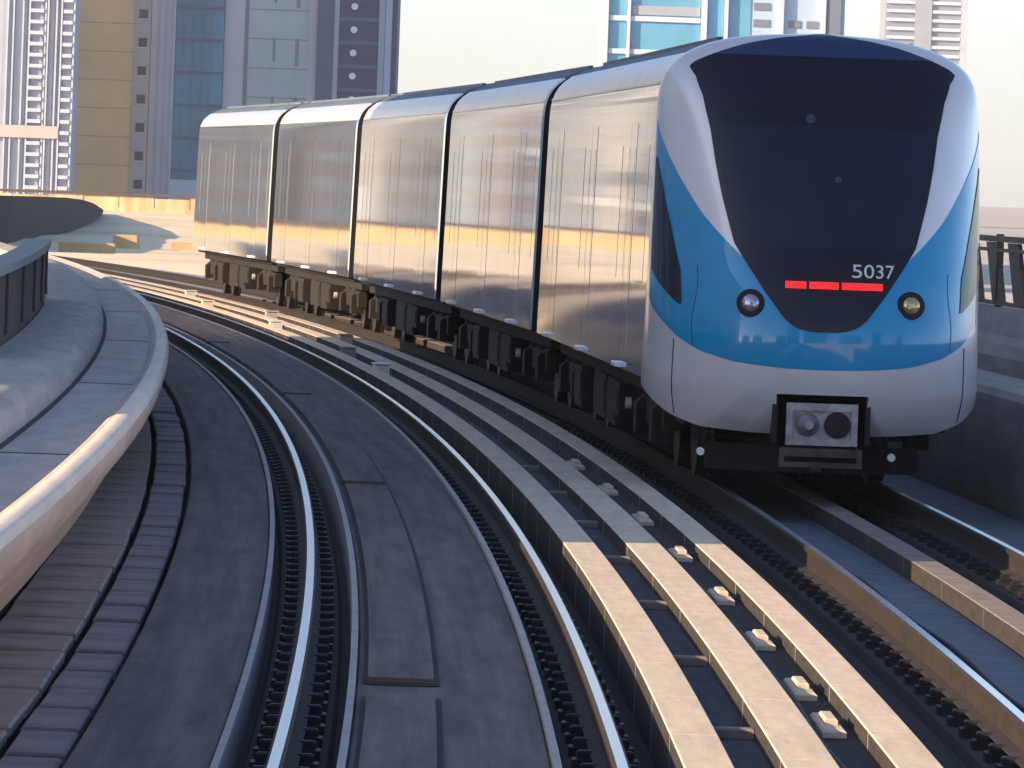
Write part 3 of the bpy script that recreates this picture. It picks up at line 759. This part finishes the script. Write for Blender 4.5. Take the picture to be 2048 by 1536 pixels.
# headlights
for ph, Y, lm in ((1.235, 1.50, 'lens'), (PI-1.16, 1.52, 'lens_amber')):
    p = nose_at(ph, Y, 0.004); n_ = (nose_at(ph, Y, 0.10)-nose_at(ph, Y, 0.0)).normalized()
    n_ = (n_+Vector((0, -1.2, 0))).normalized()
    bz = MB(); bz.cyl(p-n_*0.06, n_, 0.112, 0.085, 36); bz.cyl(p+n_*0.02, n_, 0.098, 0.012, 36)
    hb = bz.build('headlight', M['black'], nose, smooth=True)
    mb = MB(); u = n_.orthogonal().normalized(); v_ = n_.cross(u); c0 = p+n_*0.030; rings = 7; seg = 28
    for r_ in range(rings+1):
        t = r_/rings*PI/2
        for k in range(seg):
            a = 2*PI*k/seg; mb.v.append(tuple(c0+(u*math.cos(a)+v_*math.sin(a))*0.072*math.cos(t)+n_*0.030*math.sin(t)))
    for r_ in range(rings):
        for k in range(seg):
            j = (k+1) % seg; mb.face((r_*seg+k, r_*seg+j, (r_+1)*seg+j, (r_+1)*seg+k))
    mb.build('lens', M[lm], hb, smooth=True)
# dim discs standing for faint light spots on the glass, high and mid way
for ph, Y, sx in ((1.53, 2.98, .085), (1.60, 2.50, .06)):
    p = nose_at(ph, Y, 0.014); mb = MB(); mb.cyl(p, (0, -1, 0.35), sx*.45, 0.006, 20); mb.build('glass_glint', M['glass_glint'], ws)
# thin panel seams on the blue flank
for sgn in (0, 1):
    pts = []
    for k in range(30):
        Y = 1.16+k/29*0.62; ph = 0.82-0.02*math.sin(k/5); ph = ph if not sgn else PI-ph
        pts.append(tuple(nose_at(ph, Y, 0.006)))
    MB().tube(pts, 0.0035, 5).build('panel_seam', M['navytop'], nose)
for ph in (0.62, PI-0.62):
    MB().tube([tuple(nose_at(ph, sym(YB, ph)+0.02+k/12*(1.17-sym(YB, ph)), 0.003)) for k in range(13)], 0.004, 5).build('bumper_seam', M['black'], nose)
# coupler pocket and coupler
pk = MB(); hw = abs(nose_at(CUT0, .7).x)
pk.box(-hw-.03, -hw+.012, -1.40, -0.2, 0.40, 0.84); pk.box(hw-.012, hw+.03, -1.40, -0.2, 0.40, 0.84); pk.box(-hw, hw, -1.40, -.2, .80, .84); pk.box(-hw, hw, -0.35, -0.2, 0.3, 0.80)
pk.build('coupler_pocket', M['black'], nose)
cp = empty('coupler', (0, 0, 0), parent=train); bpy.data.objects.remove(cp)
cm = MB(); y0 = -1.46
cm.box(-0.275, 0.275, y0+0.02, y0+0.12, 0.40, 0.715, 0)
# frame lips
cm.box(-0.285, 0.285, y0-0.02, y0+0.02, 0.665, 0.725, 0); cm.box(-0.285, 0.285, y0-0.02, y0+0.02, 0.39, 0.435, 0)
cm.box(-0.285, -0.235, y0-0.018, y0+0.018, 0.435, 0.665, 0); cm.box(0.235, 0.285, y0-0.018, y0+0.018, 0.435, 0.665, 0)
cm.cyl((0, y0+0.12, 0.55), (0, 1, 0), 0.11, 1.0, 20)
cpl = cm.build('coupler', M['coupler'], train)
q = MB(); q.cyl((-0.115, y0-0.02, 0.555), (0, -1, 0), 0.095, 0.15, 28, r2=0.035); q.build('coupler_cone', M['coupler'], cpl, smooth=True)
q = MB(); q.cyl((0.125, y0-0.016, 0.555), (0, 1, 0), 0.105, 0.03, 32); q.build('coupler_socket', M['black'], cpl)
q = MB(); q.box(-0.31, 0.31, y0-0.01, y0+0.08, 0.30, 0.375, 0, 0.01); q.box(-0.33, -0.29, y0, y0+.05, 0.25, 0.36); q.box(0.29, 0.33, y0, y0+.05, 0.25, 0.36)
q.box(-0.33, 0.33, y0, y0+0.05, 0.215, 0.255)
for xx in (-.22, -.11, 0, .11, .22): q.cyl((xx, y0-0.012, 0.337), (0, -1, 0), 0.016, 0.02, 10)
q.build('electric_head', M['wheel'], cpl)
# front underframe, obstacle deflector, hoses, end lamps
MB().box(-1.05, 1.05, -0.75, 0.3, 0.50, 0.80).build('front_underframe', M['under'], train)
df = MB()
df.v = [(-0.86, -0.55, .15), (0, -1.05, .15), (0.86, -0.55, .15), (-0.86, -0.55, .36), (0, -1.05, .36), (0.86, -0.55, .36),
        (-0.86, -0.50, .15), (0, -1.00, .15), (0.86, -0.50, .15), (-0.86, -0.50, .36), (0, -1.00, .36), (0.86, -0.50, .36)]
for f_ in ((0,1,4,3),(1,2,5,4),(6,9,10,7),(7,10,11,8),(0,6,7,1),(1,7,8,2),(3,4,10,9),(4,5,11,10),(0,3,9,6),(2,8,11,5)): df.face(f_)
df.build('obstacle_deflector', M['black'], train)
for sx, xx in ((-1, -0.93), (1, 0.60)):
    MB().cyl((xx, -1.02, 0.30), (0, -1, 0), 0.032, 0.06, 14).build('air_hose_end', M['sill'], train)
    MB().tube([(xx, -1.0, 0.30), (xx, -.9, .24), (xx*.95, -.85, .40), (xx*.9, -.8, .52)], 0.02, 8).build('air_hose', M['black'], train)
MB().box(-.04, .04, -1.10, -1.055, .17, .25).build('trip_arm', M['wheel'], train)

# ------------------------------------------------------------------ towers
def tower(name, label, x0, x1, y, depth, h, wall, group=None, cat='tower'):
    cx = (x0+x1)/2
    r = empty(name, (cx, y, -8), 0, label, cat, group)
    hw = (x1-x0)/2
    MB().box(-hw, hw, 0, depth, 0, h).build('wall', M[wall], r)
    MB().box(-hw*.8, hw*.8, depth*.15, depth*.85, h+.002, h+3.0).build('roof', M[wall], r)
    return r, hw
def part(r, name, m, *b):
    mb = MB()
    mb.box(*b); return mb.build(name, M[m], r)
def PX(x, Z, y=190): return (x-1024+0.0358*(y-768))/14730*Z
# pale tower at the left edge
Z = 1800
r, hw = tower('residential_tower', 'pale lavender tower with thin vertical piers and balconies at the left edge', -175, PX(152, Z), Z, 40, 150, 'lavender_wall')
cx = r.location.x
def lx(px): return PX(px, Z)-cx
for a, b, m in ((2, 10, 'bluegrey_glass'), (14, 20, 'bluegrey_glass'), (27, 40, 'bluegrey_glass'), (44, 50, 'bluegrey_glass'), (60, 82, 'bluegrey_glass'), (96, 104, 'bluegrey_glass'), (124, 140, 'bluegrey_glass')):
    part(r, 'glazing_strip', m, lx(a), lx(b), -0.5, -0.02, 2, 148)
for a in (10.5, 22, 41, 54, 86, 91, 108, 118, 143):
    part(r, 'pier', 'pale_slab', lx(a), lx(a+3.2), -1.6, -0.02, 0, 150)
pb = None
for k in range(50):
    z = 4+k*2.7
    for a, b in ((57, 84), (123, 142)):
        o = part(r, 'balcony', 'pale_slab', lx(a), lx(b), -1.9, -0.6, z, z+0.9) if k == 0 else None
        if k == 0:
            if a == 57: p1 = o
            else: p2 = o
        else:
            o = link_copy(p1 if a == 57 else p2, r); o.location = (0, 0, k*2.7)
part(r, 'accent_band', 'pink_wall', lx(-40), lx(120), -2.1, -1.92, 16.5, 19.5)
# tan tower
Z = 900
r, hw = tower('stone_tower', 'tan stone tower with a column of square dark windows', PX(150, Z), PX(296, Z), Z, 18, 95, 'tan_stone')
cx = r.location.x
part(r, 'corner_pier', 'mauve_strip', lx(266), lx(296.5), -0.25, -0.02, 0, 95)
part(r, 'corner_pier', 'pale_slab', lx(150), lx(156), -0.25, -0.02, 0, 95)
w1 = None
for k in range(26):
    z = 7.7+k*3.47
    if w1 is None:
        w1 = part(r, 'window', 'square_window', lx(274), lx(291), -0.10, 0.0, 0, 1.1); w1.location = (0, -0.24, z)
        part(w1, 'sill', 'pale_strip', lx(272), lx(293), -0.16, -.002, -0.16, -0.01)
    else: copy_tree(w1, r, (0, -0.24, z))
# narrow pale tower
r, hw = tower('slab_tower', 'slim pale grey tower squeezed between the tan tower and the teal glass one', PX(297, Z), PX(345, Z), Z+2, 16, 100, 'pale_strip')
cx = r.location.x
for a in (312, 326, 338): part(r, 'pier', 'lavender_wall', lx(a), lx(a+4), -0.3, -0.02, 0, 100)
# teal glass tower
r, hw = tower('glass_tower', 'dark teal glass tower behind the last train car', PX(345.5, Z), PX(441, Z), Z+3, 16, 110, 'teal_glass')
cx = r.location.x
for a in (362, 381, 400, 419): part(r, 'mullion', 'teal_glass', lx(a), lx(a+1.2), -0.25, -0.02, 8, 110)
for k in range(25): part(r, 'spandrel', 'navy_glass', lx(346), lx(440), -0.12, -0.02, 10+k*4, 10.35+k*4)
part(r, 'podium', 'pale_slab', lx(340), lx(445), -0.6, -0.13, 0, 9.0)
# grey green tower
r, hw = tower('concrete_tower', 'pale grey green tower with narrow slot windows', PX(442, Z), PX(628, Z), Z+5, 20, 105, 'greygreen_wall')
cx = r.location.x
part(r, 'pale_flank', 'pale_strip', lx(442), lx(482), -0.3, -0.02, 0, 105)
part(r, 'shadow_gap', 'dark_window', lx(482.5), lx(490), -0.12, -0.02, 0, 105)
w1 = None
for k in range(14):
    z = 16.2+k*7.2
    for a in (540, 585):
        o = part(r, 'slot_window', 'slot_window', lx(a), lx(a+ (7 if a == 585 else 5)), -0.1, -0.02, z+ (0 if a == 585 else 0.5), z+3.4)
part(r, 'edge_pier', 'pale_strip', lx(612), lx(628), -0.25, -0.02, 0, 105)
for k in range(28): part(r, 'floor_joint', 'slot_window', lx(491), lx(611), -0.05, -0.02, 5+k*3.6, 5.12+k*3.6)
# navy and slate tower
r, hw = tower('office_tower', 'dark slate and navy tower with a column of small white round lights', PX(629, Z), PX(789, Z), Z+4, 18, 115, 'slate_wall')
cx = r.location.x
part(r, 'glazing_strip', 'navy_glass', lx(629), lx(662), -0.3, -0.02, 0, 115)
part(r, 'pier', 'grey_strip', lx(662.5), lx(672), -0.4, -0.02, 0, 115)
part(r, 'pier', 'grey_strip', lx(752), lx(764), -0.4, -0.02, 0, 115)
part(r, 'glazing_strip', 'bluish_wall', lx(765), lx(778), -0.3, -0.02, 0, 115)
for k in range(30): part(r, 'floor_band', 'navy_glass', lx(673), lx(751), -0.14, -0.02, 6+k*2.9, 6.5+k*2.9)
w1 = None
for k in range(12):
    z = 19.6+k*2.85
    if w1 is None: w1 = MB().cyl((lx(702), -0.145, 0), (0, -1, 0), 0.42, 0.15, 16).build('round_light', M['round_lamp_white'], r, loc=(0, 0, z))
    else: link_copy(w1, r, (0, 0, z))
# right hand glass tower
Z = 800
def lx(px): return PX(px, Z, 60)-cx
r, hw = tower('glass_tower', 'light blue glass and white framed tower behind the train nose', PX(1203, Z, 60), PX(1688, Z, 60), Z, 24, 90, 'bluish_wall')
cx = r.location.x
for a, b in ((1219, 1252), (1262, 1400), (1415, 1446)):
    part(r, 'glazing_bay', 'sky_glass', lx(a), lx(b), -0.15, -0.02, 4, 88)
for a, b in ((1203, 1216), (1253, 1260), (1401, 1413), (1447, 1455), (1556, 1566), (1640, 1650)): part(r, 'frame_pier', 'pale_slab', lx(a), lx(b), -0.7, -0.02, 0, 90)
for k in range(12):
    z = 24.55+(k-3)*3.6
    part(r, 'frame_beam', 'pale_slab', lx(1217), lx(1400), -0.45, -0.16, z, z+0.55)
    part(r, 'louvre_panel', 'louvre_grey', lx(1263), lx(1399), -0.30, -0.16, z+0.7, z+1.7) if k % 2 == 0 else None
for k in range(22):
    z = 10+k*1.8
    for a, b in ((1506, 1538), (1576, 1600), (1612, 1636)):
        if (k+a) % 3: part(r, 'window', 'dark_window', lx(a), lx(b), -0.12, -0.02, z, z+0.8)
part(r, 'glazing_strip', 'dark_window', lx(1655), lx(1680), -0.5, -0.02, 0, 90)
part(r, 'cladding', 'sky_glass', lx(1458), lx(1500), -0.1, -0.02, 0, 90)
# right striped tower
Z = 2500
r, hw = tower('striped_tower', 'beige grey tower with white horizontal bands right of the glass tower', PX(1770, Z, 60), PX(1934, Z, 60), Z, 40, 150, 'beige_grey')
cx = r.location.x
b1 = None
for k in range(48):
    z = 6+k*3.0
    if b1 is None: b1 = part(r, 'band', 'band_white', lx(1772), lx(1920), -0.9, -0.02, 0, 1.1); b1.location = (0, 0, z)
    else: link_copy(b1, r, (0, 0, z))
part(r, 'edge_pier', 'pale_slab', lx(1921), lx(1934), -1.0, -0.02, 0, 150)
part(r, 'stair_core', 'louvre_grey', lx(1828), lx(1862), -1.1, -0.92, 0, 112)
# towers out of the frame, mirrored in the train's sides and nose
far = [(-78, -66, 820, 150, 'cream_wall'), (-96, -82, 840, 165, 'greygreen_wall'), (-120, -100, 860, 150, 'mauve_strip'), (-142, -124, 900, 170, 'greenish_wall'), (-176, -147, 900, 150, 'pink_wall'),
       (-205, -178, 860, 165, 'band_white'), (-238, -210, 900, 150, 'cream_wall'), (-272, -243, 870, 170, 'band_white'), (-330, -280, 900, 160, 'cream_wall'), (-400, -338, 900, 150, 'pink_wall')]
for i, (x0, x1, y, h, m) in enumerate(far):
    if x1/y > -0.074: continue
    r, hw = tower('city_tower', '%s tower outside the left edge, mirrored in the train sides' % ['slim cream', 'slim grey green', 'mauve', 'greenish', 'dusty pink', 'tall pale', 'wide cream', 'tall white', 'broad cream', 'broad rose'][i], x0, x1, y, 25, h, m)
    kk = None
    for k in range(int(h/3.6)-1):
        if kk is None: kk = MB().box(-hw+1, hw-1, -0.3, -0.02, 0, 1.7).build('glazing_band', M['bluegrey_glass' if i < 3 else 'greygreen_wall'], r, loc=(0, 0, 4))
        else: link_copy(kk, r, (0, 0, 4+k*3.6))
    rq = random.Random(i+3); x = -hw+0.5
    while x < hw-0.6:
        wd = rq.uniform(.35, 1.5); part(r, 'fin', rq.choice(['pale_slab', 'pale_slab', 'slate_wall', 'pink_wall', 'dusk_wall', 'cream_wall', 'greygreen_wall', 'bluegrey_glass'] if i < 3 else ['pale_slab', 'band_white', 'cream_wall', 'cream_wall', 'greenish_wall']), x, min(x+wd, hw), -rq.uniform(.5, .9), -0.32, rq.choice([0, 0, 6, 9]), h*rq.choice([1, 1, .3, .6])); x += wd+rq.uniform(.3, 1.9)
    for q in range(6):
        x = rq.uniform(-hw+1, hw-4); z = rq.uniform(6, 40); part(r, 'terrace', rq.choice(['pale_slab', 'band_white', 'slate_wall']), x, x+rq.uniform(1.5, 3.5), -1.3, -0.92, z, z+rq.uniform(.8, 4))
for x0, x1, y, h, m, lb in ((-16, 4, -150, 70, 'dusk_wall', 'dark narrow'), (12, 30, -170, 60, 'slate_wall', 'slate'), (38, 70, -150, 45, 'mauve_strip', 'mauve'), (-46, -24, -190, 40, 'dusk_wall', 'short dark')):
    r, hw = tower('city_tower', lb+' tower behind the viewer, mirrored in the train nose', x0, x1, y, 20, h, m)
    for k in range(int(h/4)-1): MB().box(-hw+1, hw-1, 20.02, 20.3, 4+k*4, 6+k*4).build('glazing_band', M['bluegrey_glass'], r)

for i, (x0, x1, y, h, m) in enumerate([(-172, -150, -50, 26, 'dusk_wall'), (-140, -124, -74, 30, 'slate_wall'), (-112, -97, -96, 24, 'dusk_wall'), (-90, -70, -120, 30, 'mauve_strip'), (-186, -178, -10, 30, 'dusk_wall'), (82, 96, -110, 55, 'slate_wall'), (106, 128, -60, 40, 'dusk_wall')]):  # unseen blocks added so the gaps streak the nose reflections
    r, hw = tower('mirror_block', ['low dark', 'slate', 'short dark', 'mauve', 'slender dark', 'tall slate', 'broad dark'][i]+' unseen block added behind the viewer for nose reflections, sun side' if i < 5 else ['tall slate', 'broad dark'][i-5]+' unseen block added behind the viewer for nose reflections, shaded side', x0, x1, y, 16, h, m, cat='building')
    for k in range(int(h/4)-1): MB().box(-hw+1, hw-1, 16.02, 16.3, 4+k*4, 6+k*4).build('glazing_band', M['bluegrey_glass'], r)

# ------------------------------------------------------------------ unseen block added left of the frame to shade the track
r = empty('shade_block', (-17, 74, -8), 0, 'long plain unseen block added left of the viaduct to shade the train', 'building')
MB().box(-4, 5, -30.5, 26, 0, 18.8).build('wall', M['cream_wall'], r)
MB().box(-4.5, 5.5, -31, 26.5, 18.802, 19.2).build('roof', M['roof'], r)
wv = None
for k in range(11):
    if wv is None: wv = MB().box(5.01, 5.12, -1.7, 1.7, 8, 12).build('window', M['bluegrey_glass'], r, loc=(0, -27+k*5, 0))
    else: link_copy(wv, r, (0, -27+k*5, 0))

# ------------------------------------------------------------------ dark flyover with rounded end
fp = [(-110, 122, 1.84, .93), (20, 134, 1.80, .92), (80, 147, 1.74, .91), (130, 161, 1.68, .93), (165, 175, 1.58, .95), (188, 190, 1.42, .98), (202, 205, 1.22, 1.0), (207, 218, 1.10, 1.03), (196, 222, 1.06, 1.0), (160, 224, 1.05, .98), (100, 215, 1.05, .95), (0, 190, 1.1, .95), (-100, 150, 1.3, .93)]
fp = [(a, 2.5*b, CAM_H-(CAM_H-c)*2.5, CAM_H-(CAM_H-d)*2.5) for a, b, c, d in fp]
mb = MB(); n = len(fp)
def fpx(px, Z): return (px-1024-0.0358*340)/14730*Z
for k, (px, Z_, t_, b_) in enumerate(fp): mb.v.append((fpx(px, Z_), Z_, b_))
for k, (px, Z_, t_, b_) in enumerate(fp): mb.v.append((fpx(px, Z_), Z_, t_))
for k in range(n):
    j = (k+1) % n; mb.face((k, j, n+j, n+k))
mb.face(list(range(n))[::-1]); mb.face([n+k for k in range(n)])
fl = empty('flyover', (-45, 470, -8), 0, 'dark flyover slab with a rounded end and painted shade above the left parapet', 'flyover')
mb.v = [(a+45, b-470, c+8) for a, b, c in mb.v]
mb.build('deck_slab', M['flyover_shade'], fl)
for x, y in ((4, -40), (2, 60)): MB().cyl((x, y, -0.2), (0, 0, 1), 0.8, 7.0, 20).build('pier', M['deck'], fl, smooth=True)

# ------------------------------------------------------------------ hoarding, ledges, sheds on the sand
hd = empty('site_hoarding', (-60, 600, -1.3), 0, 'ochre hoarding with dark top rail along the far side of the sand', 'fence')
rr = random.Random(11)
k = 0; x = -190.0
while x < 78 and k < 98:
    L = 2.9
    c = MB().box(x, x+L-0.08, -0.05+rr.uniform(-.05, .05), 0.12, -0.3, 1.25+rr.uniform(-.12, .06)); c.build('panel', M['hoard'], hd); x += L; k += 1
MB().box(-190, 78, -0.25, -0.15, 1.32, 1.52).build('top_rail', M['hoardrail'], hd)
Z = 335
def blk(name, label, x0, x1, Z, z0, z1, m, cat, dpt=2.0):
    X0, X1 = fpx(x0, Z), fpx(x1, Z)
    mb = MB().box(X0, X1, Z, Z+dpt, z0, z1, 0, 0.05)
    return mb.build(name, m, origin=((X0+X1)/2, Z+dpt/2, z0), label=label, cat=cat)
blk('sand_wall', 'low sandstone retaining wall on the sand left of the last car', 120, 232, 318, -1.8, -0.95, M['ledge'], 'wall', 1)
blk('site_shed', 'small ochre block with overhanging lid on the sand', 228, 276, 335, -1.8, -0.72, M['ledge'], 'shed', 3)
blk('sand_wall', 'short brown ledge on the sand close beside the last car', 345, 400, 340, -1.8, -1.02, M['ledge'], 'wall', 1)

# ------------------------------------------------------------------ dusty air
h = MB(); h.box(-5100, 5100, -1600, 8100, -10, 175)
hz = bpy.data.materials.new('dusty_air'); hz.use_nodes = True; hz.node_tree.nodes.clear()
hv = hz.node_tree.nodes.new('ShaderNodeVolumePrincipled'); hv.inputs['Density'].default_value = 0.00011
hv.inputs['Color'].default_value = (0.98, 0.90, 0.96, 1); hv.inputs['Anisotropy'].default_value = 0.2
ho = hz.node_tree.nodes.new('ShaderNodeOutputMaterial'); hz.node_tree.links.new(hv.outputs[0], ho.inputs['Volume'])
h.build('haze', hz, kind='stuff')

# ------------------------------------------------------------------ clutter where the empty track bends out of sight
rr = random.Random(2)
cols = [M['sill'], M['under2'], M['conc_pale'], M['clip'], M['coping']]
tg = MB().box(-.07, .07, -.07, .07, -.29, .02, 0, .01); first = None
spots = [(72, 1.25), (80, 1.3), (88, 1.8), (96, 1.28), (104, 1.8), (112, 1.3), (122, 1.8)]
for i, (s, d) in enumerate(spots):
    x, y, _ = pos(s, d)
    mb = MB().box(-.10, .10, -.15, .15, -.29, .05, 0, .02); mb.box(-.115, .115, -.165, .165, .052, .07)
    o = mb.build('trackside_box', cols[i % 3 if i % 3 != 1 else 4], loc=(x, y, 0), label=ORD[i]+' small junction box from the camera standing far along the curved channel', cat='box', group='junction boxes far along the curve')
    o.rotation_euler = (0, 0, heading(s))

bpy.context.view_layer.update()
